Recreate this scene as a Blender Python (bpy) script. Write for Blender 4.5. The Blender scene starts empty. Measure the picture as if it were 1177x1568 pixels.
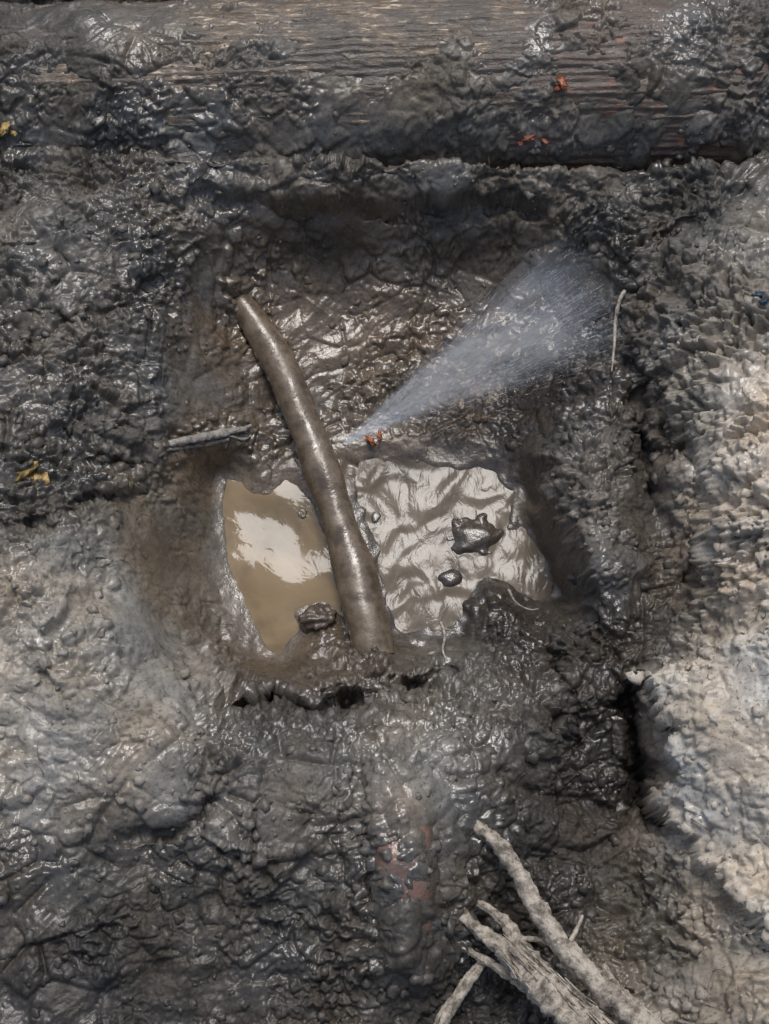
import bpy, math, random
import numpy as np
from mathutils import Vector, Matrix
random.seed(7); rng=np.random.default_rng(7)
scene=bpy.context.scene
# ------------------------------------------------------------ camera
T=math.radians(20); D=2.0; F=2000.0
CEN=np.array([0,0,-0.1]); fw=np.array([0,math.sin(T),-math.cos(T)]); up=np.array([0,math.cos(T),math.sin(T)]); rt=np.array([1.,0,0])
C=CEN-fw*D
def proj(x,y,z):
    ry=y-C[1]; rz=z-C[2]
    d=ry*fw[1]+rz*fw[2]
    return 589.5+F*(x-C[0])/d, 785.5-F*(ry*up[1]+rz*up[2])/d
def W(px,py,z):
    r=fw+rt*(px-589.5)/F+up*(785.5-py)/F
    t=(z-C[2])/r[2]
    return C+r*t
cam=bpy.data.cameras.new("camera"); co=bpy.data.objects.new("camera",cam); scene.collection.objects.link(co)
cam.sensor_fit='VERTICAL'; cam.sensor_height=24; cam.lens=12/(785.5/F); cam.clip_end=200; cam.clip_start=0.05
co.location=C; co.rotation_euler=(T,0,0); scene.camera=co
# ------------------------------------------------------------ noise
G=rng.normal(size=(64,3)).astype(np.float32); G/=np.linalg.norm(G,axis=1)[:,None]; G*=1.5
def _h(ix,iy,iz,s):
    h=(ix.astype(np.uint32)*np.uint32(374761393)+iy.astype(np.uint32)*np.uint32(668265263)+iz.astype(np.uint32)*np.uint32(2246822519)+np.uint32(s*3266489917&0xffffffff))
    h=(h^(h>>np.uint32(13)))*np.uint32(1274126177)
    return h^(h>>np.uint32(16))
def perlin(x,y,z,s=0):
    x=x+1000;y=y+1000;z=z+1000
    ix=np.floor(x).astype(np.int64);iy=np.floor(y).astype(np.int64);iz=np.floor(z).astype(np.int64)
    fx=(x-ix).astype(np.float32);fy=(y-iy).astype(np.float32);fz=(z-iz).astype(np.float32)
    u=fx*fx*fx*(fx*(fx*6-15)+10);v=fy*fy*fy*(fy*(fy*6-15)+10);w=fz*fz*fz*(fz*(fz*6-15)+10)
    out=np.zeros_like(fx)
    for a in (0,1):
        for b in (0,1):
            for c in (0,1):
                g=G[(_h(ix+a,iy+b,iz+c,s)&np.uint32(63)).astype(np.int64)]
                d=g[:,0]*(fx-a)+g[:,1]*(fy-b)+g[:,2]*(fz-c)
                out+=d*(u if a else 1-u)*(v if b else 1-v)*(w if c else 1-w)
    return out
def facet(x,y,z,s=0,tilt=.9,edge=4):
    """cellular clods: every cell is a tilted flat chunk at its own height, rounded by distance"""
    x=x+1000;y=y+1000;z=z+1000
    ix=np.floor(x).astype(np.int64);iy=np.floor(y).astype(np.int64);iz=np.floor(z).astype(np.int64)
    fx=(x-ix).astype(np.float32);fy=(y-iy).astype(np.float32);fz=(z-iz).astype(np.float32)
    d1=np.full(fx.shape,9,np.float32);d2=d1.copy();val=np.zeros_like(fx)
    for a in (-1,0,1):
        for b in (-1,0,1):
            for c in (-1,0,1):
                h=_h(ix+a,iy+b,iz+c,s)
                dx=a+(h&np.uint32(1023)).astype(np.float32)/1023-fx
                dy=b+((h>>np.uint32(10))&np.uint32(1023)).astype(np.float32)/1023-fy
                dz=c+((h>>np.uint32(20))&np.uint32(1023)).astype(np.float32)/1023-fz
                d=dx*dx+dy*dy+dz*dz
                n=d<d1
                h2=h*np.uint32(2654435761)
                r1=(h2&np.uint32(255)).astype(np.float32)/127.5-1
                r2=((h2>>np.uint32(8))&np.uint32(255)).astype(np.float32)/127.5-1
                r3=((h2>>np.uint32(16))&np.uint32(255)).astype(np.float32)/127.5-1
                v=r1*.5+tilt*(r2*dx+r3*dy)
                d2=np.where(n,d1,np.minimum(d2,d)); val=np.where(n,v,val); d1=np.where(n,d,d1)
    d1=np.sqrt(d1);d2=np.sqrt(d2)
    e=np.clip((d2-d1)*edge,0,1); e=e*(2-e)
    return val*e+(e-.75)*.8
def ss(a,b,x):
    t=np.clip((x-a)/(b-a),0,1); return t*t*(3-2*t)
# ------------------------------------------------------------ design maps (site survey), 4 mm raster
GX=np.arange(-200,1401,4.0);GY=np.arange(-200,1801,4.0)
MX,MY=np.meshgrid(GX,GY)
def rbf(pts):
    P=np.array([p[:2] for p in pts],float)/1000; V=np.array([p[2] for p in pts],float)
    n=len(P); K=np.linalg.norm(P[:,None]-P[None],axis=2)
    A=np.zeros((n+1,n+1));A[:n,:n]=K-np.eye(n)*0.01;A[n,:n]=1;A[:n,n]=1
    s=np.linalg.solve(A,np.append(V,0))
    out=np.full(MX.shape,s[n])
    for i in range(n): out+=s[i]*np.sqrt((MX/1000-P[i,0])**2+(MY/1000-P[i,1])**2+0.0004)
    return out
def shep(pts,sig=75):
    num=0;den=1e-9
    for p in pts:
        w=np.exp(-((MX-p[0])**2+(MY-p[1])**2)/(2*sig*sig))+1e-6/(1+((MX-p[0])**2+(MY-p[1])**2)/1e4)
        num=num+w[...,None]*np.array(p[2:],float); den=den+w
    return num/den[...,None]
def sdf(poly):
    P=np.array(poly,float);n=len(P);d=np.full(MX.shape,1e9);ins=np.zeros(MX.shape,bool)
    for i in range(n):
        a=P[i];b=P[(i+1)%n];e=b-a
        t=np.clip(((MX-a[0])*e[0]+(MY-a[1])*e[1])/(e@e),0,1)
        d=np.minimum(d,np.hypot(MX-a[0]-t*e[0],MY-a[1]-t*e[1]))
        c=((a[1]>MY)!=(b[1]>MY))&(MX<(b[0]-a[0])*(MY-a[1])/(b[1]-a[1]+1e-12)+a[0])
        ins^=c
    return np.where(ins,-d,d)
def wob(x,y,f,s):
    sh=x.shape; return perlin(x.ravel()*f,y.ravel()*f,np.zeros(x.size),s).reshape(sh)
WBX=22*wob(MX,MY,.012,61)+9*wob(MX,MY,.04,62);WBY=22*wob(MX,MY,.012,63)+9*wob(MX,MY,.04,64)
WBM=np.clip(.75+1.1*wob(MX,MY,.018,65),.1,1.6)
def ldist(pl):
    d=np.full(MX.shape,1e9); X_=MX+WBX;Y_=MY+WBY
    for a,b in zip(pl[:-1],pl[1:]):
        a=np.array(a,float);b=np.array(b,float);e=b-a
        t=np.clip(((X_-a[0])*e[0]+(Y_-a[1])*e[1])/(e@e),0,1)
        d=np.minimum(d,np.hypot(X_-a[0]-t*e[0],Y_-a[1]-t*e[1]))
    return d
def bil(M,px,py):
    fx=np.clip((px-GX[0])/4,0,len(GX)-1.001);fy=np.clip((py-GY[0])/4,0,len(GY)-1.001)
    i=fx.astype(int);j=fy.astype(int);a=fx-i;b=fy-j
    if M.ndim==3:a=a[:,None];b=b[:,None]
    return M[j,i]*(1-a)*(1-b)+M[j,i+1]*a*(1-b)+M[j+1,i]*(1-a)*b+M[j+1,i+1]*a*b
hp=[(0,-150,.02),(600,-150,.02),(1179,-150,.02),(0,0,.02),(600,0,.02),(1179,0,.0),(0,250,-.03),(200,250,-.035),(450,255,-.04),(650,265,-.045),(850,270,-.06),
(1000,180,-.05),(1120,150,-.03),(1179,250,-.02),(200,310,-.03),(340,300,-.045),(500,305,-.055),(700,305,-.06),(400,345,-.12),(550,350,-.13),(700,345,-.13),(820,340,-.13),(400,400,-.17),(550,410,-.21),(700,410,-.22),
(0,400,-.01),(100,400,-.02),(220,400,-.05),(280,470,-.1),(340,450,-.18),(380,480,-.225),(0,600,0),(100,600,-.03),(200,620,-.08),(300,600,-.17),(330,700,-.22),(180,700,-.08),(260,720,-.15),(100,720,-.05),
(0,850,0),(60,830,.0),(150,830,-.04),(210,850,-.10),(260,880,-.2),(310,900,-.25),(240,780,-.16),(320,800,-.26),(270,960,-.2),(330,990,-.25),(370,1010,-.26),
(0,1000,.02),(100,950,.02),(180,950,-.01),(200,1040,.0),(280,1070,-.03),(340,1100,-.05),(400,1110,-.05),(100,1150,.02),(0,1250,.0),(220,1200,0),(200,1300,-.05),(80,1350,-.04),(0,1500,-.06),(0,1700,-.07),(250,1420,-.08),(300,1560,-.1),(450,1400,-.08),(500,1560,-.12),(400,1250,-.03),(500,1150,-.04),
(400,1050,-.19),(450,1010,-.23),(540,1000,-.24),(600,1000,-.24),(680,985,-.25),(780,990,-.24),(480,1055,-.18),(600,1060,-.15),(700,1060,-.14),
(600,1150,-.05),(615,1250,-.02),(620,1350,-.03),(625,1480,-.06),(530,1300,-.06),(700,1200,-.07),(710,1350,-.10),(800,1100,-.09),(800,1250,-.12),(850,1350,-.15),(760,1450,-.17),(880,1450,-.15),(700,1550,-.17),(900,1570,-.14),
(870,1050,-.12),(930,1100,-.15),(960,1180,-.18),(980,1260,-.19),(930,1300,-.18),(960,1370,-.17),(850,1180,-.13),
(830,880,-.2),(870,950,-.14),(880,850,-.09),(840,770,-.13),(860,700,-.12),(805,780,-.25),(800,700,-.26),(820,640,-.24),(870,600,-.2),(900,500,-.19),(850,450,-.22),(920,420,-.14),(930,350,-.1),(900,560,-.16),
(930,620,-.09),(920,760,-.06),(940,900,-.08),(960,500,-.1),(980,600,-.12),(1000,700,-.14),(1010,800,-.15),(1040,900,-.13),(1040,970,-.11),(990,990,-.13),(960,820,-.09),
(1050,560,-.04),(1060,450,-.02),(1000,420,-.08),(1020,320,-.08),(1100,320,-.03),(1179,400,.03),(1130,600,.03),(1070,680,-.02),(1110,800,.02),(1120,900,.0),(1179,750,.06),(1179,1000,.0),(1179,1200,.0),(1080,1100,-.01),(1110,1350,-.05),(1050,1400,-.1),(1000,1480,-.12),(1179,1450,-.02),(1179,1571,0),(1050,1570,-.1),
(450,480,-.235),(600,500,-.255),(750,500,-.25),(550,600,-.27),(700,600,-.27),(430,620,-.265),(480,690,-.28),(600,690,-.28),(720,690,-.275),(400,700,-.26),(480,850,-.3),(560,850,-.3)]
H=rbf(hp)
ZW=-0.285
pudL=[(340,733),(372,740),(385,758),(412,758),(438,735),(455,745),(480,775),(500,830),(515,900),(528,945),(500,922),(470,930),(450,940),(458,965),(440,985),(430,1006),(412,1000),(383,940),(352,870),(343,800)]
pudR=[(530,708),(560,700),(610,706),(690,712),(750,722),(786,750),(797,800),(830,855),(850,905),(820,918),(790,905),(765,880),(740,880),(710,930),(695,962),(650,970),(610,964),(594,930),(590,880),(580,830),(560,800),(545,755)]
mesa=[(972,1032),(1008,1058),(1020,1095),(1042,1120),(1026,1160),(1038,1190),(1012,1228),(1040,1262),(1060,1300),(1075,1330),(1130,1390),(1179,1430),(1600,1450),(1600,930),(1179,960),(1120,985),(1040,1015)]
sL=sdf(pudL);sR=sdf(pudR)
sR=sR+12*wob(MX,MY,.03,66)+6*wob(MX,MY,.08,67); sL=sL+4*wob(MX,MY,.06,68)+3*wob(MX,MY,.15,58); sP=np.minimum(sL,sR)
sM=sdf(mesa)+14*wob(MX,MY,.03,69)+10*wob(MX,MY,.10,60)
tgt=ZW+np.where(sP>0,sP*0.00035,np.maximum(sP*0.0006,-0.02))
wP=ss(70,8,sP); H=H*(1-wP)+tgt*wP
def isl(cx,cy,rx,ry,h,sd):
    global H
    q=np.hypot((MX-cx)/rx,(MY-cy)/ry)*(1+.5*wob(MX,MY,.035,sd)+.3*wob(MX,MY,.09,sd+1)); H=np.where(q<1.6,np.maximum(H,ZW-.012+(h+.012)*(1-ss(.2,1.5,q))),H)
isl(728,822,46,34,.010,80); isl(690,886,28,22,.005,82); isl(775,945,60,36,.020,84); isl(575,795,12,22,.002,86); isl(790,790,16,30,.003,88)
H=H+0.04*ss(9,-4,sM)
def crev(pl,depth,wid,m=None):
    global H
    H=H-depth*(WBM if m is None else np.maximum(WBM,m))*np.exp(-(ldist(pl)/wid)**2)
crev([(370,1078),(430,1072),(480,1092),(540,1085)],.09,12,.7)
crev([(540,1085),(640,1050),(700,1038)],.06,10,.6)
crev([(960,1080),(975,1150),(985,1220),(1000,1260)],.06,22,.7)
crev([(560,1180),(565,1300),(575,1400)],.018,12); crev([(680,1180),(665,1300),(670,1420)],.018,14)
crev([(200,1290),(280,1265),(330,1230)],.022,10)
crev([(0,800),(80,810),(160,770),(220,740)],.022,9)
crev([(0,1150),(50,1050),(120,930),(150,880)],.02,14)
crev([(20,500),(150,480),(240,440)],.016,9)
crev([(0,380),(70,372),(120,400)],.016,8)
crev([(100,720),(190,712),(240,700)],.015,8)
crev([(960,560),(975,640),(985,720),(1010,800)],.035,15,.6)
crev([(440,212),(600,222),(740,228),(870,222),(960,205),(1010,175)],.02,7)
crev([(1000,380),(1060,350),(1130,300)],.02,14)
crev([(700,1180),(770,1190),(830,1230)],.02,12)
crev([(300,310),(420,322),(560,328),(720,322),(820,325)],.022,14)
crev([(850,1000),(880,1090),(870,1180)],.03,14)
crev([(600,250),(580,215),(610,180)],.012,9)
crev([(1010,620),(1060,700),(1070,800),(1050,880)],.02,14)
def lump(pl,h,wid):
    global H
    H=H+h*np.exp(-(ldist(pl)/wid)**2)
lump([(600,1130),(615,1240),(622,1350),(628,1460)],.03,40)
lump([(430,1045),(500,1035),(580,1030)],.03,22)
lump([(880,700),(905,780),(930,860)],.02,40)
lump([(40,900),(120,840)],.012,20);lump([(60,960),(150,890)],.012,18);lump([(10,860),(90,820)],.012,14)
for k in range(1):
    Hp=np.pad(H,1,mode='edge'); H=(Hp[:-2,1:-1]+Hp[2:,1:-1]+Hp[1:-1,:-2]+Hp[1:-1,2:]+4*H)/8
amp=rbf([(0,0,.8),(600,0,.7),(1179,100,1),(100,350,1.0),(100,600,1.1),(60,760,.8),(200,780,.5),(280,900,.15),(240,820,.2),(150,900,.6),(100,1100,.6),(200,1200,.6),(330,1090,.9),(60,1200,.45),(150,1400,.9),(300,1500,.7),(500,1350,.9),(620,1300,.45),(500,1120,.8),(750,1120,.7),(750,1250,.5),(880,1100,1),(900,1300,1),(700,1500,.8),(1000,1400,1.1),(1150,1480,1.1),(1120,1200,.35),(1100,1120,.45),(1060,1050,.7),(1150,1000,.8),(1000,1000,.6),(1000,760,.5),(1100,600,1.4),(1150,800,1.4),(1080,900,1.3),(1000,400,1),(900,900,1),(920,760,1),(1100,250,1.1),(500,250,.9),(800,260,.9),(500,350,.3),(700,350,.35),(420,420,.6),(600,480,.75),(750,480,.7),(600,640,.55),(750,640,.6),(330,650,.6),(300,500,.5),(520,1040,.8),(850,560,.6)])
amp=np.clip(amp,.12,1.6)*(0.12+.88*ss(5,70,sP))
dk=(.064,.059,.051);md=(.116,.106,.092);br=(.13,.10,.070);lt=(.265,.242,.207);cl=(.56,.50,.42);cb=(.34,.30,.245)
pit_shade=(.042,.034,.027)  # wet dark mud, with trench and crevice shade painted into the albedo
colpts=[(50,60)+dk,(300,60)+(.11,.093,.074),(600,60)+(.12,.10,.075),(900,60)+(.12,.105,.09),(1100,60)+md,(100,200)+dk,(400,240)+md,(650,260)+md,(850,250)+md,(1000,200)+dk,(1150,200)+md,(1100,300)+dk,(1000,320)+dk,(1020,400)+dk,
(100,350)+md,(300,300)+md,(100,500)+md,(200,600)+md,(250,450)+dk,(100,650)+md,(450,340)+(.075,.06,.044),(600,345)+(.075,.06,.044),(750,350)+(.07,.058,.044),(400,420)+br,(600,450)+br,(750,450)+br,(550,550)+br,(700,600)+br,(850,600)+(.05,.044,.038),(900,480)+(.05,.047,.043),(330,550)+br,(330,680)+br,  # back wall and overhung right side: shade painted into the dark browns
(40,760)+dk,(100,700)+dk,(200,800)+(.12,.103,.079),(280,900)+(.125,.103,.076),(100,880)+lt,(180,950)+lt,(60,1000)+lt,(120,1120)+lt,(250,1080)+lt,(60,1200)+lt,(200,1170)+lt,(330,1150)+md,(450,1120)+md,(350,1250)+md,(200,1320)+dk,(50,1350)+dk,(150,1500)+(.045,.041,.037),(350,1450)+dk,(500,1350)+dk,(400,1560)+(.05,.043,.036),(520,1040)+(.065,.052,.039),(430,1080)+pit_shade,(450,1000)+br,
(620,1180)+lt,(620,1280)+md,(620,1450)+dk,(560,1140)+md,(720,1080)+md,(800,1150)+dk,(740,1280)+dk,(900,1150)+(.036,.031,.026),(960,1200)+(.026,.022,.019),(850,1350)+(.043,.037,.031),(750,1500)+(.052,.046,.04),(850,980)+(.052,.043,.034),(780,940)+(.044,.036,.029),(730,830)+(.055,.045,.034),  # right trench: darkest tones carry painted shade in place of depth
(880,780)+(.16,.145,.125),(900,880)+md,(860,720)+md,(920,650)+(.12,.105,.088),(985,600)+pit_shade,(990,680)+pit_shade,(1005,760)+pit_shade,(1030,840)+pit_shade,(1040,900)+(.06,.048,.037),(980,960)+pit_shade,(950,1040)+pit_shade,(815,690)+pit_shade,(830,830)+pit_shade,
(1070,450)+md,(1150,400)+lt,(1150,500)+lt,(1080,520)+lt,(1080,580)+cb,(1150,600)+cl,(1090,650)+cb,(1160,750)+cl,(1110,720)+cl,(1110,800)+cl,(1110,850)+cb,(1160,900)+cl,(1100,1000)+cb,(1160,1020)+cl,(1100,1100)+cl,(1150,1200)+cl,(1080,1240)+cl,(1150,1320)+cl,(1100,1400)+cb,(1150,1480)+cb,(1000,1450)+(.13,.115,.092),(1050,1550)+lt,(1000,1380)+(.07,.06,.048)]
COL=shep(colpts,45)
wm=ss(8,0,sM)[...,None]; COL=COL*(1-wm)+np.array((.48,.435,.37))*wm
wet=rbf([(0,0,.3),(600,0,.35),(1179,0,.45),(500,260,.7),(100,400,.55),(100,600,.6),(200,850,.45),(280,900,.45),(100,1100,.55),(60,1200,.65),(300,1500,.25),(500,1200,.5),(620,1250,.9),(800,1100,.5),(900,1300,.2),(1120,1200,.25),(1120,700,.4),(1000,400,.4),(500,350,.1),(700,350,.15),(560,450,1),(700,450,1),(600,600,1.1),(750,650,1.1),(420,450,1),(350,600,1),(900,800,.55),(1000,760,.1),(1150,1500,.3)])
wet=np.clip(np.maximum(wet,ss(50,0,sP)),0,1)
# ------------------------------------------------------------ ground mesh
s=0.0018
def axis(a,b):
    core=np.arange(a,b,s); st=[];d=s
    x=0
    while x<25: d*=1.22; x+=d; st.append(x)
    st=np.array(st); return np.concatenate([a-st[::-1],core,core[-1]+st])
AX=axis(-.78,.78);AY=axis(-.82,.96)
nx,ny=len(AX),len(AY)
X,Y=np.meshgrid(AX,AY);X=X.ravel();Y=Y.ravel()
xc=np.clip(X,-.85,.85);yc=np.clip(Y,-.85,1.02)
TY=W(589,62,0.03)[1]; TR=0.175; TZ=0.035-TR
def timber_z(x,y):
    yy=y-TY-0.02*np.sin(x*2.2+.5)
    return TZ+np.sqrt(np.maximum(TR*TR-yy*yy,0.0))
EX=rbf([(0,0,.008),(60,80,.008),(200,40,.003),(350,50,-.006),(500,80,-.007),(650,60,-.007),(740,20,-.006),(450,150,.004),(300,150,.009),(600,180,.011),(680,130,.016),(760,90,.010),(800,60,.004),(870,150,-.004),(830,195,-.002),(920,170,-.001),(980,120,.008),(900,50,.003),(1050,60,.003),(1150,60,.010),(100,150,.010),(0,180,.010),(200,190,.010),(450,200,.01),(1000,170,.010),(1150,180,.012),(-180,100,.02),(1380,100,.02)])
Z=np.full(X.shape,-0.1)
tz=timber_z(xc,yc); tw=ss(TY-.19,TY-.145,yc)*(1-ss(TY+.145,TY+.3,yc))
for it in range(10):
    u,v=proj(xc,yc,Z)
    z=bil(H,u,v)
    zt=tz+bil(EX,u,v)
    z=z*(1-tw)+zt*tw
    Z=.45*Z+.55*z
u,v=proj(xc,yc,Z)
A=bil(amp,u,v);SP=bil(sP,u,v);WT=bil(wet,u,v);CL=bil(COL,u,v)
A=np.where(tw>.5,A*.65,A)
Zg=Z.reshape(ny,nx)
gy,gx=np.gradient(Zg,AY,AX)
N=np.stack([-gx.ravel(),-gy.ravel(),np.ones(X.size)],1);N/=np.linalg.norm(N,axis=1)[:,None]
x,y,z=X.copy(),Y.copy(),Z.copy()
far=np.maximum(np.abs(X)-.85,np.abs(Y-.08)-.92); keep=1-ss(0,.4,far)
w1=perlin(x*12,y*12,z*12,1);w2=perlin(x*12,y*12,z*12,2)
xw=x+.016*w1;yw=y+.016*w2
w3=perlin(x*60,y*60,z*60,3);w4=perlin(x*60,y*60,z*60,4)
w5=perlin(x*160,y*160,z*160,14);w6=perlin(x*160,y*160,z*160,15)
xv=xw+.005*w3+.0018*w5;yv=yw+.005*w4+.0018*w6
p9=perlin(xw*9,yw*9,z*9,5)
p20=perlin(xw*20,yw*22,z*20,6)
p42=perlin(xv*42,yv*46,z*42,7)
p95=perlin(xv*95,yv*105,z*95,8)
p210=perlin(xv*210,yv*210,z*210,9)
pt=perlin(x*5.5,y*5.5,z*5.5,13)+.5*perlin(x*14,y*14,z*14,18)
patch=ss(-.45,.45,pt)
patch2=ss(-.35,.35,perlin(x*9,y*9,z*9,16)+.5*perlin(x*22,y*22,z*22,19))
th=.9*perlin(x*2.1,y*2.1,z*0,33)+.5
sa_=xw*np.cos(.7)+yw*np.sin(.7)+.03*th; sb_=-xw*np.sin(.7)+yw*np.cos(.7)+.06*th
smear=perlin(sa_*14,sb_*60,z*20,34)+.4*perlin(sa_*22,sb_*150,z*20,35)
smask=ss(.55,.15,patch)*ss(.2,-.3,perlin(x*3.2,y*3.2,z*0,36)-.05)
f0=facet(xw*13,yw*16,z*13,10,1.1,6);fa=facet(xv*27,yv*31,z*27,11); fb=facet(xv*60,yv*66,z*60,12); fc=facet(xv*125,yv*135,z*125,17)
WTn=np.clip(WT+.65*perlin(x*11,y*11,z*11,23)+.35*perlin(x*40,y*40,z*40,25),0,1)
dry=1-.5*WTn
fine=(.008*p42*(.5+patch)+.0055*p95*(.35+patch2)*(.5+dry)+.0032*p210*dry*(.4+patch2)+.012*fa*(.10+1.0*patch)+.0070*fb*(.2+1.*patch2)+.0032*fc*(.4+.8*patch)*dry)
disp=.013*p9*np.clip(A*1.5,0,1)+A*(.011*p20+.014*f0*(.3+.6*patch2)+fine*(1-.6*smask)+.0040*smear*smask)
disp*=keep*(0.15+.85*ss(0,55,np.abs(SP)))
dg=disp.reshape(ny,nx); dp=np.pad(dg,1,mode='edge'); dg=(dp[:-2,1:-1]+dp[2:,1:-1]+dp[1:-1,:-2]+dp[1:-1,2:]+8*dg)/12; disp=dg.ravel()
Pn=(np.stack([X,Y,Z],1)+N*disp[:,None]).astype(np.float32)
q1=perlin(x*25,y*25,z*25,21);q2=perlin(x*7,y*7,z*7,22);q3=perlin(x*70,y*70,z*70,24)
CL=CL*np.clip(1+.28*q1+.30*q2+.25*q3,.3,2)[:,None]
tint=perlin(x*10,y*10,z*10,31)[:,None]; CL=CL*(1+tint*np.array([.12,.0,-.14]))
WT=WTn
idx=np.arange(nx*ny,dtype=np.int32).reshape(ny,nx)
Q=np.stack([idx[:-1,:-1],idx[:-1,1:],idx[1:,1:],idx[1:,:-1]],-1).reshape(-1,4)
def mesh_np(name,P,Q,mat,smooth=True):
    k=Q.shape[1]
    me=bpy.data.meshes.new(name); me.vertices.add(len(P)); me.vertices.foreach_set("co",np.ascontiguousarray(P,dtype=np.float32).ravel())
    me.loops.add(Q.size); me.loops.foreach_set("vertex_index",Q.ravel().astype(np.int32))
    me.polygons.add(len(Q)); me.polygons.foreach_set("loop_start",np.arange(0,Q.size,k,dtype=np.int32))
    try: me.polygons.foreach_set("loop_total",np.full(len(Q),k,dtype=np.int32))
    except Exception: pass
    me.update(calc_edges=True)
    if smooth: me.polygons.foreach_set("use_smooth",np.ones(len(Q),bool))
    if mat: me.materials.append(mat)
    ob=bpy.data.objects.new(name,me); scene.collection.objects.link(ob); return ob
def attr(ob,name,arr,typ):
    a=ob.data.attributes.new(name,typ,'POINT')
    if typ=='FLOAT': a.data.foreach_set("value",arr.astype(np.float32).ravel())
    else: a.data.foreach_set("color",np.concatenate([arr,np.ones((len(arr),1))],1).astype(np.float32).ravel())
# ------------------------------------------------------------ materials
class M:
    def __init__(s,name):
        s.m=bpy.data.materials.new(name); s.m.use_nodes=True; s.t=s.m.node_tree; s.n=s.t.nodes; s.l=s.t.links
        s.b=s.n["Principled BSDF"]; s.tc=s.n.new("ShaderNodeTexCoord")
    def node(s,t,**k):
        n=s.n.new(t)
        for a,b in k.items(): setattr(n,a,b)
        return n
    def noise(s,scale,detail=4,rough=.6,vec=None,dist=0):
        n=s.node("ShaderNodeTexNoise"); n.inputs["Scale"].default_value=scale;n.inputs["Detail"].default_value=detail;n.inputs["Roughness"].default_value=rough;n.inputs["Distortion"].default_value=dist
        s.l.new(vec or s.tc.outputs["Object"],n.inputs["Vector"]); return n.outputs["Fac"]
    def mapping(s,scale,rot=(0,0,0),loc=(0,0,0)):
        n=s.node("ShaderNodeMapping"); n.inputs["Scale"].default_value=scale;n.inputs["Rotation"].default_value=rot;n.inputs["Location"].default_value=loc
        s.l.new(s.tc.outputs["Object"],n.inputs["Vector"]); return n.outputs["Vector"]
    def ramp(s,fac,a,b,c0=0.,c1=1.):
        n=s.node("ShaderNodeMapRange"); n.inputs["From Min"].default_value=a;n.inputs["From Max"].default_value=b;n.inputs["To Min"].default_value=c0;n.inputs["To Max"].default_value=c1
        s.l.new(fac,n.inputs["Value"]); return n.outputs["Result"]
    def math(s,op,a,b=0.):
        n=s.node("ShaderNodeMath",operation=op)
        for i,q in enumerate((a,b)):
            if isinstance(q,(int,float)): n.inputs[i].default_value=q
            else: s.l.new(q,n.inputs[i])
        return n.outputs[0]
    def mix(s,f,a,b,bt='MIX'):
        n=s.node("ShaderNodeMix",data_type='RGBA',blend_type=bt)
        for i,q in ((0,f),(6,a),(7,b)):
            if isinstance(q,(int,float)): n.inputs[i].default_value=q
            elif isinstance(q,tuple): n.inputs[i].default_value=q+(1,) if len(q)==3 else q
            else: s.l.new(q,n.inputs[i])
        return n.outputs[2]
    def bump(s,h,strength,dist,nrm=None):
        n=s.node("ShaderNodeBump"); n.inputs["Strength"].default_value=strength;n.inputs["Distance"].default_value=dist
        s.l.new(h,n.inputs["Height"])
        if nrm: s.l.new(nrm,n.inputs["Normal"])
        return n.outputs["Normal"]
    def attr(s,name):
        n=s.node("ShaderNodeAttribute"); n.attribute_name=name; return n
    def set(s,k,v):
        if isinstance(v,(int,float)): s.b.inputs[k].default_value=v
        elif isinstance(v,tuple): s.b.inputs[k].default_value=v+(1,)
        else: s.l.new(v,s.b.inputs[k])
def mud_mat():
    m=M("wet_mud"); c=m.attr("mud_color").outputs["Color"]; w=m.attr("wet").outputs["Fac"]
    n=m.noise(190,3,.65)
    c=m.mix(m.ramp(n,.55,.72,0,.3),c,(.24,.215,.175)); c=m.mix(m.ramp(n,.46,.30,0,.65),c,(.022,.019,.015))
    m.set("Base Color",c)
    m.set("Roughness",m.ramp(w,.1,.8,.58,.16))
    m.set("IOR",1.6); m.set("Specular IOR Level",m.ramp(w,.1,.8,.2,.7))
    m.l.new(m.bump(n,.38,.003),m.b.inputs["Normal"])
    return m.m
MUD=mud_mat()
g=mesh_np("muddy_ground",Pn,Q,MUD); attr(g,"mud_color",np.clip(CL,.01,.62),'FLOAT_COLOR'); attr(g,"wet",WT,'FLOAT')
LU=np.full((1800//3,1500//3),-1,int)
uu,vv=proj(Pn[:,0],Pn[:,1],Pn[:,2]); ok=(far<0)&(uu>-100)&(uu<1390)&(vv>-100)&(vv<1690)
ii=np.nonzero(ok)[0]; order=ii[np.argsort(Pn[ii,2])]
LU[((vv[order]+100)//3).astype(int),((uu[order]+100)//3).astype(int)]=order
def S(px,py,off=0.0):
    a=int((py+100)//3);b=int((px+100)//3)
    for r in range(6):
        blk=LU[max(a-r,0):a+r+1,max(b-r,0):b+r+1].ravel(); blk=blk[blk>=0]
        if len(blk): 
            p=Pn[blk[len(blk)//2]]; return W(px,py,float(p[2])+off)
    return W(px,py,-.1+off)
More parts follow.
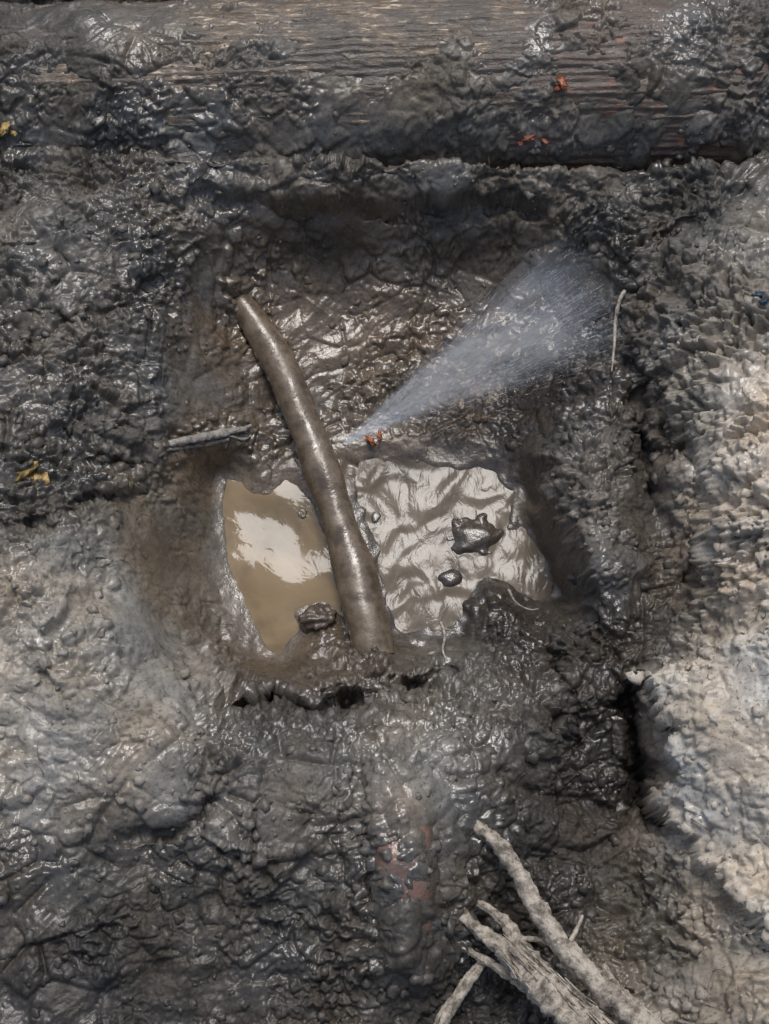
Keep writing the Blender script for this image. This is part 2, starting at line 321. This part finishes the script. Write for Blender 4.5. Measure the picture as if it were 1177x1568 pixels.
# ------------------------------------------------------------ tube builder
def smooth_path(pts,n):
    pts=np.array(pts,float); m=len(pts); out=[]
    t=np.linspace(0,m-1,n)
    for q in t:
        i=min(int(q),m-2); f=q-i
        p0=pts[max(i-1,0)];p1=pts[i];p2=pts[i+1];p3=pts[min(i+2,m-1)]
        out.append(.5*((2*p1)+(-p0+p2)*f+(2*p0-5*p1+4*p2-p3)*f*f+(-p0+3*p1-3*p2+p3)*f**3))
    return np.array(out)
def tube(pts4,n,k=12,rough=0,seed=0,flat=1.0,ridge=0,freq=60):
    q=smooth_path(pts4,n); P=q[:,:3]; R=q[:,3]
    Tn=np.gradient(P,axis=0);Tn/=np.linalg.norm(Tn,axis=1)[:,None]
    up0=np.array([0,0,1.]); B=np.cross(Tn,up0);B/=np.linalg.norm(B,axis=1)[:,None]+1e-9; Nn=np.cross(B,Tn)
    a=np.linspace(0,2*math.pi,k,endpoint=False)
    ca,sa=np.cos(a),np.sin(a)
    dirs=B[:,None]*ca[None,:,None]+Nn[:,None]*sa[None,:,None]*flat
    rr=np.repeat(R[:,None],k,1)
    V=P[:,None]+dirs*rr[...,None]
    if rough:
        f=V.reshape(-1,3)
        nn=perlin(f[:,0]*freq,f[:,1]*freq,f[:,2]*freq,seed+50)+.5*perlin(f[:,0]*freq*2.5,f[:,1]*freq*2.5,f[:,2]*freq*2.5,seed+51)
        rr=rr*(1+rough*nn.reshape(n,k))
    if ridge:
        rg=rng.normal(size=k)*ridge; rr=rr*(1+rg[None]*(1+.3*np.sin(np.linspace(0,9,n))[:,None]))
    V=(P[:,None]+dirs*rr[...,None]).reshape(-1,3)
    V=np.concatenate([V,P[:1],P[-1:]])
    F=[]
    for i in range(n-1):
        for j in range(k):
            F.append((i*k+j,i*k+(j+1)%k,(i+1)*k+(j+1)%k,(i+1)*k+j))
    for j in range(k):
        F.append((n*k,(j+1)%k,j,j)); F.append((n*k+1,(n-1)*k+j,(n-1)*k+(j+1)%k,(n-1)*k+(j+1)%k))
    return V,F
def build(name,parts,mat,smooth=True):
    V=[];F=[];o=0
    for v,f in parts:
        V.append(v); F+= [tuple(dict.fromkeys(i+o for i in q)) for q in f]; o+=len(v)
    me=bpy.data.meshes.new(name); me.from_pydata(np.concatenate(V).tolist(),[],F); me.materials.append(mat)
    me.polygons.foreach_set("use_smooth",np.full(len(me.polygons),smooth)); me.update()
    ob=bpy.data.objects.new(name,me); scene.collection.objects.link(ob); return ob
# ------------------------------------------------------------ timber
def wood_mat():
    m=M("muddy_old_timber")
    st=m.noise(1,4,.75,m.mapping((26,110,60),(0,0,.03)),.5)
    c=m.mix(m.ramp(st,.40,.58),(.07,.053,.038),(.22,.162,.108))
    c=m.mix(m.ramp(st,.57,.64),c,(.60,.52,.41))
    mud=m.noise(17,5,.7); c=m.mix(m.ramp(mud,.43,.54,0,.93),c,(.085,.074,.063))
    red=m.noise(9,3,.6)
    gx=m.node("ShaderNodeSeparateXYZ"); m.l.new(m.tc.outputs["Object"],gx.inputs[0])
    rm=m.math('MULTIPLY',m.ramp(gx.outputs[0],.16,.24),m.ramp(red,.4,.55,.5,1.))
    c=m.mix(m.math('MULTIPLY',rm,.92),c,(.10,.075,.06))
    sp=m.noise(38,3,.6); c=m.mix(m.math('MULTIPLY',rm,m.ramp(sp,.60,.72,0,.7)),c,(.36,.13,.08))
    m.set("Base Color",c); m.set("Roughness",.4); m.set("Specular IOR Level",.5)
    m.l.new(m.bump(m.math('ADD',m.math('MULTIPLY',st,.6),mud),.8,.006),m.b.inputs["Normal"])
    return m.m
WOOD=wood_mat()
tx=np.linspace(-1.6,1.6,900); ta=np.linspace(-1.45,1.45,190)
TX,TA=np.meshgrid(tx,ta); TXr,TAr=TX.ravel(),TA.ravel()
fib=perlin(TXr*6,TAr*22,TXr*0,71)*.004+perlin(TXr*30,TAr*60,TXr*0,72)*.0025+perlin(TXr*4,TAr*4,TXr*0,73)*.006
rr=TR+fib
TP=np.stack([TXr,TY+.02*np.sin(TXr*2.2+.5)+rr*np.sin(TAr),TZ+rr*np.cos(TAr)],1)
ti=np.arange(900*190).reshape(190,900)
mesh_np("timber_log",TP,np.stack([ti[:-1,:-1],ti[:-1,1:],ti[1:,1:],ti[1:,:-1]],-1).reshape(-1,4),WOOD)
# ------------------------------------------------------------ pipe across the pit
def pipe_mat():
    m=M("silt_coated_pipe")
    n=m.noise(34,4,.65)
    c=m.mix(m.ramp(n,.35,.65),(.085,.063,.044),(.20,.155,.108)); 
    m.set("Base Color",c); m.set("Roughness",m.ramp(n,.35,.65,.16,.42)); m.set("Specular IOR Level",.75)
    m.l.new(m.bump(n,.45,.005),m.b.inputs["Normal"])
    return m.m
pp=[(345,440,-.235,.018),(372,470,-.215,.024),(422,548,-.225,.031),(460,632,-.235,.030),(494,722,-.24,.033),(520,800,-.245,.030),(546,885,-.248,.035),(564,960,-.25,.035),(575,1010,-.255,.035)]
build("water_pipe",[tube([tuple(W(a,b,c))+(r*.95,) for a,b,c,r in pp],200,48,.08,3,freq=14)],pipe_mat())
def rust_mat():
    m=M("rusty_muddy_pipe"); n=m.noise(28,5,.7)
    c=m.mix(m.ramp(n,.44,.60),(.20,.115,.088),(.12,.10,.085)); m.set("Base Color",c); m.set("Roughness",.18); m.set("Specular IOR Level",.9)
    m.l.new(m.bump(n,.7,.008),m.b.inputs["Normal"]); return m.m
zt=float(np.mean([S(620+i,1330+j)[2] for i in (-15,0,15) for j in (-25,0,25)]))
build("rusty_pipe",[tube([tuple(W(608,1180,zt-.10))+(.045,),tuple(W(616,1330,zt-.038))+(.042,),tuple(W(622,1480,zt-.15))+(.045,)],60,32,.12,9,freq=30)],rust_mat())
# ------------------------------------------------------------ puddles
def water_mat(name,tan,rip):
    m=M(name); n=m.noise(9,3,.6,dist=.8)
    c=m.mix(m.ramp(n,.38,.62),tan,tuple(t*.6 for t in tan)) 
    m.set("Base Color",c)
    if rip<.5:
        m.set("Roughness",.07); m.set("IOR",1.33); m.set("Specular IOR Level",.5)
        b=m.bump(m.noise(8,1,.5,m.mapping((1,1,1),loc=(.07,.11,0))),1.,.010); b=m.bump(m.noise(34,2,.5,dist=1),.4,.0010,b)
    else:
        m.set("Roughness",.15); m.set("IOR",1.36)
        b=m.bump(m.noise(12,1,.5,dist=.8),1.,.0125); b=m.bump(m.noise(1,3,.5,m.mapping((48,28,30),(0,0,.7)),dist=1.6),.6,.0017,b)
    m.l.new(b,m.b.inputs["Normal"]); return m.m
def water(name,x0,x1,y0,y1,mat):
    n=40; F=[]
    ca=W((x0+x1)/2,(y0+y1)/2,ZW); e=W(x1,(y0+y1)/2,ZW)-ca; f=W((x0+x1)/2,y0,ZW)-ca
    V=[tuple(ca)]
    for i in range(n):
        a=i/n*2*math.pi; c_,s_=math.cos(a),math.sin(a); k=1/max(abs(c_),abs(s_))**.6
        V.append((ca[0]+e[0]*c_*k,ca[1]+f[1]*s_*k,ZW))
    for i in range(n): F.append((0,1+i,1+(i+1)%n))
    me=bpy.data.meshes.new(name); me.from_pydata(V,[],F); me.materials.append(mat); ob=bpy.data.objects.new(name,me); scene.collection.objects.link(ob)
water("puddle",330,528,715,1015,water_mat("still_muddy_water",(.24,.175,.10),.12))
water("puddle.001",530,850,690,975,water_mat("rippled_muddy_water",(.175,.145,.11),1.))
# ------------------------------------------------------------ stones / clods
def blob(c,r,seed,sub=4,sq=(1,1,.7),rough=.3,freq=2.2):
    import bmesh
    bm=bmesh.new(); bmesh.ops.create_icosphere(bm,subdivisions=sub,radius=1)
    v=np.array([q.co[:] for q in bm.verts]); f=[tuple(q.index for q in p.verts) for p in bm.faces]; bm.free()
    n=perlin(v[:,0]*freq+seed*7.3,v[:,1]*freq,v[:,2]*freq,seed%97)+.5*np.abs(perlin(v[:,0]*freq*2.5+seed,v[:,1]*freq*2.5,v[:,2]*freq*2.5,seed%89))
    v=v*(1+rough*n[:,None])*np.array(sq)
    a=seed*1.7; R=np.array([[math.cos(a),-math.sin(a),0],[math.sin(a),math.cos(a),0],[0,0,1]])
    return v@R.T*r+np.array(c), f
def set_mud(ob,col,wet):
    n=len(ob.data.vertices); attr(ob,"mud_color",np.tile(np.array(col),(n,1)),'FLOAT_COLOR'); attr(ob,"wet",np.full(n,wet),'FLOAT')
for nm,px,py,zz,r,sq,col in [("stone",487,950,-.275,.026,(.8,1.1,.7),(.095,.07,.053)),("stone.001",464,788,-.287,.008,(1,1.2,.5),(.12,.11,.085))]:
    ob=build(nm,[blob(W(px,py,zz),r,px,4,sq,.5)],MUD); set_mud(ob,col,.6)
parts=[];cols=[]
for i in range(1500):
    px=random.uniform(-20,1200);py=random.uniform(170,1590)
    j=int((py+200)/4);k=int((px+200)/4)
    if amp[j,k]<.5 or sP[j,k]<30 or random.random()>amp[j,k]: continue
    r=.003+.009*random.random()**3
    p=S(px,py,-r*.3); b=blob(p,r,i+1,2,(1,.8,.6),.8,1.8)
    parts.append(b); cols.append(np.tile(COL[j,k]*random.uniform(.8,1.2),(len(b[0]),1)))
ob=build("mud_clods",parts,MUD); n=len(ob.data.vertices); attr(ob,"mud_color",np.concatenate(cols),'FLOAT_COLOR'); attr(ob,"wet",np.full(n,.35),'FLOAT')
# ------------------------------------------------------------ roots
def root_mat(name,a,b):
    m=M(name); n=m.noise(60,5,.75)
    c=m.mix(m.ramp(n,.38,.58),a,b); m.set("Base Color",c); m.set("Roughness",.6)
    m.l.new(m.bump(n,1,.006),m.b.inputs["Normal"]); return m.m
ROOT=root_mat("root_bark",(.13,.11,.086),(.52,.465,.39))
def rootpath(l): return [tuple(W(q[0],q[1],q[2]))+(q[3],) for q in l]
roots=[
 ([(712,1256,-.10,.004),(735,1272,-.09,.009),(768,1300,-.08,.010),(798,1345,-.07,.011),(825,1395,-.06,.012),(865,1455,-.05,.013),(920,1512,-.04,.015),(975,1560,-.03,.016),(1060,1640,-.02,.018)],.25),
 ([(680,1352,-.12,.004),(695,1385,-.115,.008),(722,1418,-.105,.010),(765,1450,-.09,.013),(805,1490,-.07,.020),(850,1530,-.055,.026),(900,1580,-.04,.03),(960,1650,-.03,.03)],.3),
 ([(732,1384,-.11,.004),(760,1402,-.10,.006),(782,1425,-.095,.009),(800,1455,-.085,.011),(830,1495,-.07,.014),(870,1550,-.06,.018),(900,1600,-.05,.018)],.3),
 ([(742,1474,-.12,.006),(722,1500,-.12,.007),(700,1532,-.12,.008),(678,1570,-.12,.009),(660,1640,-.12,.009)],.2),
 ([(706,1448,-.13,.003),(735,1468,-.115,.005),(775,1490,-.09,.007),(815,1515,-.075,.008)],.25),
 ([(800,1440,-.085,.003),(830,1442,-.07,.004),(862,1450,-.06,.005)],.2),
 ([(893,1405,-.09,.002),(882,1430,-.07,.003),(868,1455,-.055,.004)],.2),
 ([(925,1480,-.06,.003),(940,1510,-.05,.006),(955,1550,-.04,.008)],.2)]
rp=[tube(rootpath(l),int(40+len(l)*20),20,rg*1.3,i,1.,.14,freq=75) for i,(l,rg) in enumerate(roots)]
for i in range(70):
    t=random.random(); bx=760+t*150; by=1440+t*130; o=random.gauss(0,14); z0=-.085+t*.045+random.uniform(.012,.024)
    L=random.uniform(25,70); rp.append(tube(rootpath([(bx+o*.7,by-o*.7,z0,.0008),(bx+o*.7+L*.4,by-o*.7+L*.4,z0+.008+random.uniform(-.004,.004),.0014),(bx+o*.9+L*.75,by-o*.9+L*.8,z0+.012,.0006)]),12,5,.2,i))
build("tree_root",rp,ROOT)
def on(l,off=.002): return [tuple(S(a,b,off))+(r,) for a,b,r in l]
build("rootlet",[tube(on([(958,446,.003),(950,462,.0035),(944,490,.003),(942,530,.0025),(938,570,.0015)],.008),40,8,.2,1)],ROOT)
build("rootlet.001",[tube([tuple(W(676,955,-.25))+(.003,),tuple(W(682,975,-.235))+(.0022,),tuple(W(679,998,-.215))+(.0018,),tuple(W(686,1014,-.205))+(.001,)],24,6,.1,1),tube([tuple(W(682,965,-.24))+(.0018,),tuple(W(700,968,-.23))+(.001,),tuple(W(712,972,-.225))+(.0008,)],14,6,.1,1),
  tube([tuple(W(780,905,-.24))+(.0025,),tuple(W(792,925,-.23))+(.0018,),tuple(W(812,935,-.22))+(.0012,),tuple(W(826,934,-.22))+(.0008,)],20,6,.1,1)],ROOT)
STICK=root_mat("grey_stick",(.14,.13,.11),(.42,.39,.35))
build("broken_stick",[tube(on([(238,684,.004),(262,679,.006),(300,672,.007),(340,664,.007),(372,658,.004),(385,652,.002)],.002),60,12,.4,4,.6,.3,80),tube(on([(255,690,.003),(300,684,.004),(350,674,.003)],.002),30,8,.4,5),tube(on([(350,668,.002),(372,674,.003),(385,668,.001)],.002),20,8,.4,6)],STICK)
FIB=root_mat("fine_root_hair",(.05,.04,.03),(.18,.15,.11))
fp=[]
for i in range(210):
    px=random.uniform(10,1170);py=random.uniform(250,1560)
    if sP[int((py+200)/4),int((px+200)/4)]<15: continue
    a=random.uniform(0,6.28);L=random.uniform(12,50);cv=random.uniform(-1,1);l=[]
    p0=S(px,py,.003)
    for k in range(5):
        l.append((p0[0],p0[1],p0[2],.0006*(1-.15*k)))
        a+=cv*.4; q=S(px+math.cos(a)*L*(k+1)/4,py+math.sin(a)*L*(k+1)/4,.003); q[2]=max(min(q[2],p0[2]+.012),p0[2]-.012); p0=q
    fp.append(tube(l,10,4))
build("root_hairs",fp,FIB)
# ------------------------------------------------------------ scraps
def plain(name,col,r=.45,var=.5):
    m=M(name); n=m.noise(60,4,.6); m.set("Base Color",m.mix(m.ramp(n,.35,.65),col,tuple(q*var for q in col))); m.set("Roughness",r); m.l.new(m.bump(n,.5,.003),m.b.inputs["Normal"]); return m.m
def scrap(name,spots,mat):
    build(name,[blob(S(a,b,.003),r,int(a+b),3,(1.4,.7,.3),1.2,2.5) for a,b,r in spots],mat)
YL=plain("yellow_leaf",(.52,.35,.12),.45,.4)
scrap("leaf_scrap",[(38,722,.012),(53,732,.011),(70,735,.006)],YL)
scrap("leaf_scrap.001",[(8,196,.008),(20,203,.005)],YL)
OR=plain("orange_fragment",(.50,.14,.055),.4,.4)
build("brick_fragment",[blob(W(568,676,-.267),.007,5,3,(1.5,.6,.4),1.),blob(W(582,668,-.267),.006,12,3,(1.5,.5,.4),1.)],OR)
scrap("brick_fragment.001",[(862,126,.007),(857,134,.005)],OR)
scrap("brick_fragment.002",[(812,212,.007),(835,216,.005),(798,220,.004)],plain("brick_red",(.30,.10,.065)))
scrap("blue_plastic_scrap",[(1165,452,.006),(1172,462,.005)],plain("blue_plastic",(.02,.05,.10)))
# ------------------------------------------------------------ spray
m=M("spray_water"); m.set("Base Color",(.72,.80,.90)); m.set("Roughness",.3); m.set("IOR",1.33)
SPR=m.m
n0=W(524,682,-.225); n1_=W(912,440,-.09); ax=n1_-n0; Lx=np.linalg.norm(ax); ax/=Lx
sx=np.cross(ax,[0,0,1]);sx/=np.linalg.norm(sx); sz=np.cross(sx,ax)
V=[];Fc=[]
def streak(a,b,r0,r1):
    d=b-a; d/=np.linalg.norm(d)+1e-9; p=np.cross(d,[.3,.2,.93]);p/=np.linalg.norm(p);q=np.cross(d,p); o=len(V)
    for c,r in ((a,r0),((a*.4+b*.6),r1)):
        for k in range(3):
            t=k*2.0944; V.append(c+(p*math.cos(t)+q*math.sin(t))*r)
    V.append(b); V.append(a-d*r0*2)
    for k in range(3):
        k2=(k+1)%3; Fc.append((o+k,o+k2,o+3+k2,o+3+k)); Fc.append((o+3+k,o+3+k2,o+6)); Fc.append((o+7,o+k2,o+k))
sag=lambda t:np.array([0,0,-.03*(t/Lx)**2])
for i in range(6500):
    cl_=random.gauss(.03,.11) if i%3 else random.choice([-.19,-.10,-.05,.02,.08,.14])+random.gauss(0,.018)
    el=random.gauss(0,.06)
    d=ax+sx*cl_+sz*el; d/=np.linalg.norm(d)
    t0=random.random()**.85*Lx*1.0
    if random.random()<(t0/Lx-.35)*1.5: continue
    ln=random.uniform(.004,.02)*(0.5+t0/Lx)
    r=random.uniform(.00006,.00015)*(.8+.5*t0/Lx)
    streak(n0+d*t0+sag(t0),n0+d*(t0+ln)+sag(t0+ln),r*.5,r)
for i in range(9000):
    cl_=random.gauss(.02,.13);el=random.gauss(0,.08); d=ax+sx*cl_+sz*el; t=random.random()**.65*Lx*1.05; p=n0+d*t+sag(t)
    if random.random()<(t/Lx-.5)*1.2: continue
    streak(p,p+d*random.uniform(.0005,.003),.0001,random.uniform(.0001,.00026))
me=bpy.data.meshes.new("water_spray"); me.from_pydata([tuple(v) for v in V],[],Fc); me.materials.append(SPR); ob=bpy.data.objects.new("water_spray",me); scene.collection.objects.link(ob)
mm=bpy.data.materials.new("mist"); mm.use_nodes=True; t=mm.node_tree; t.nodes.clear()
o_=t.nodes.new("ShaderNodeOutputMaterial"); vs=t.nodes.new("ShaderNodeVolumeScatter"); vs.inputs["Color"].default_value=(.82,.90,1,1); vs.inputs["Anisotropy"].default_value=-.2
t.links.new(vs.outputs[0],o_.inputs["Volume"])
tc=t.nodes.new("ShaderNodeTexCoord"); sp=t.nodes.new("ShaderNodeSeparateXYZ"); t.links.new(tc.outputs["Object"],sp.inputs[0])
def mt(op,a,b=0.):
    n=t.nodes.new("ShaderNodeMath"); n.operation=op
    for i,q in enumerate((a,b)):
        if isinstance(q,(int,float)): n.inputs[i].default_value=q
        else: t.links.new(q,n.inputs[i])
    return n.outputs[0]
def mr(f,a,b,c,d):
    n=t.nodes.new("ShaderNodeMapRange"); n.interpolation_type='SMOOTHSTEP'
    for i,q in zip((1,2,3,4),(a,b,c,d)): n.inputs[i].default_value=q
    t.links.new(f,n.inputs[0]); return n.outputs[0]
xx=mt('MAXIMUM',sp.outputs[0],.01); yx=mt('DIVIDE',sp.outputs[1],xx); zx=mt('DIVIDE',sp.outputs[2],xx)
r2=mt('SQRT',mt('ADD',mt('MULTIPLY',yx,yx),mt('MULTIPLY',zx,zx)))
cmb=t.nodes.new("ShaderNodeCombineXYZ"); t.links.new(mt('MULTIPLY',sp.outputs[0],9.),cmb.inputs[0]); t.links.new(mt('MULTIPLY',yx,30.),cmb.inputs[1]); t.links.new(mt('MULTIPLY',zx,4.),cmb.inputs[2])
nz=t.nodes.new("ShaderNodeTexNoise"); nz.inputs["Scale"].default_value=1; nz.inputs["Detail"].default_value=3; t.links.new(cmb.outputs[0],nz.inputs["Vector"])
den=mt('MULTIPLY',mr(r2,.15,.28,1.,0.),mr(nz.outputs["Fac"],.40,.68,.08,1.6))
den=mt('MULTIPLY',den,mr(sp.outputs[0],Lx*.4,Lx*1.08,1.,.12))
den=mt('MULTIPLY',den,mr(sp.outputs[0],Lx*.92,Lx*1.08,1.,.0))
den=mt('MULTIPLY',den,mt('DIVIDE',4.8,mt('ADD',xx,.06)))
t.links.new(den,vs.inputs["Density"])
k=24; VV=[(0,0,0)]+[(Lx*1.08,math.cos(i/k*6.2832)*.3*Lx,math.sin(i/k*6.2832)*.3*Lx) for i in range(k)]+[(Lx*1.08,0,0)]
FF=[(0,1+(i+1)%k,1+i) for i in range(k)]+[(k+1,1+i,1+(i+1)%k) for i in range(k)]
me=bpy.data.meshes.new("mist"); me.from_pydata(VV,[],FF); me.materials.append(mm); mo=bpy.data.objects.new("mist",me); scene.collection.objects.link(mo)
ez=np.cross(ax,sx); Mx=Matrix(((ax[0],sx[0],ez[0],n0[0]),(ax[1],sx[1],ez[1],n0[1]),(ax[2],sx[2],ez[2],n0[2]),(0,0,0,1)))
mo.parent=ob; mo.matrix_world=Mx
# ------------------------------------------------------------ light
ray=fw+rt*(660-589.5)/F+up*(785.5-560)/F; ray/=np.linalg.norm(ray); sd=ray*np.array([1,1,-1])
elev=math.asin(sd[2]); rot=math.atan2(sd[0],sd[1])
w=bpy.data.worlds.new("World"); scene.world=w; w.use_nodes=True; nt=w.node_tree
sky=nt.nodes.new("ShaderNodeTexSky"); sky.sky_type='NISHITA'; sky.sun_disc=False; sky.sun_elevation=elev; sky.sun_rotation=rot; sky.air_density=1; sky.dust_density=4
hs=nt.nodes.new("ShaderNodeHueSaturation"); hs.inputs["Saturation"].default_value=.8
nt.links.new(sky.outputs[0],hs.inputs["Color"]); nt.links.new(hs.outputs[0],nt.nodes["Background"].inputs[0]); nt.nodes["Background"].inputs[1].default_value=.115
sl=bpy.data.lights.new("sun",'SUN'); sl.energy=1.5; sl.angle=math.radians(20); sl.color=(1,.985,.96)
so=bpy.data.objects.new("sun",sl); scene.collection.objects.link(so); so.rotation_euler=Vector(sd).to_track_quat('Z','Y').to_euler(); so.location=(0,0,5)
scene.view_settings.view_transform='Standard'; scene.view_settings.look='None'; scene.view_settings.exposure=0
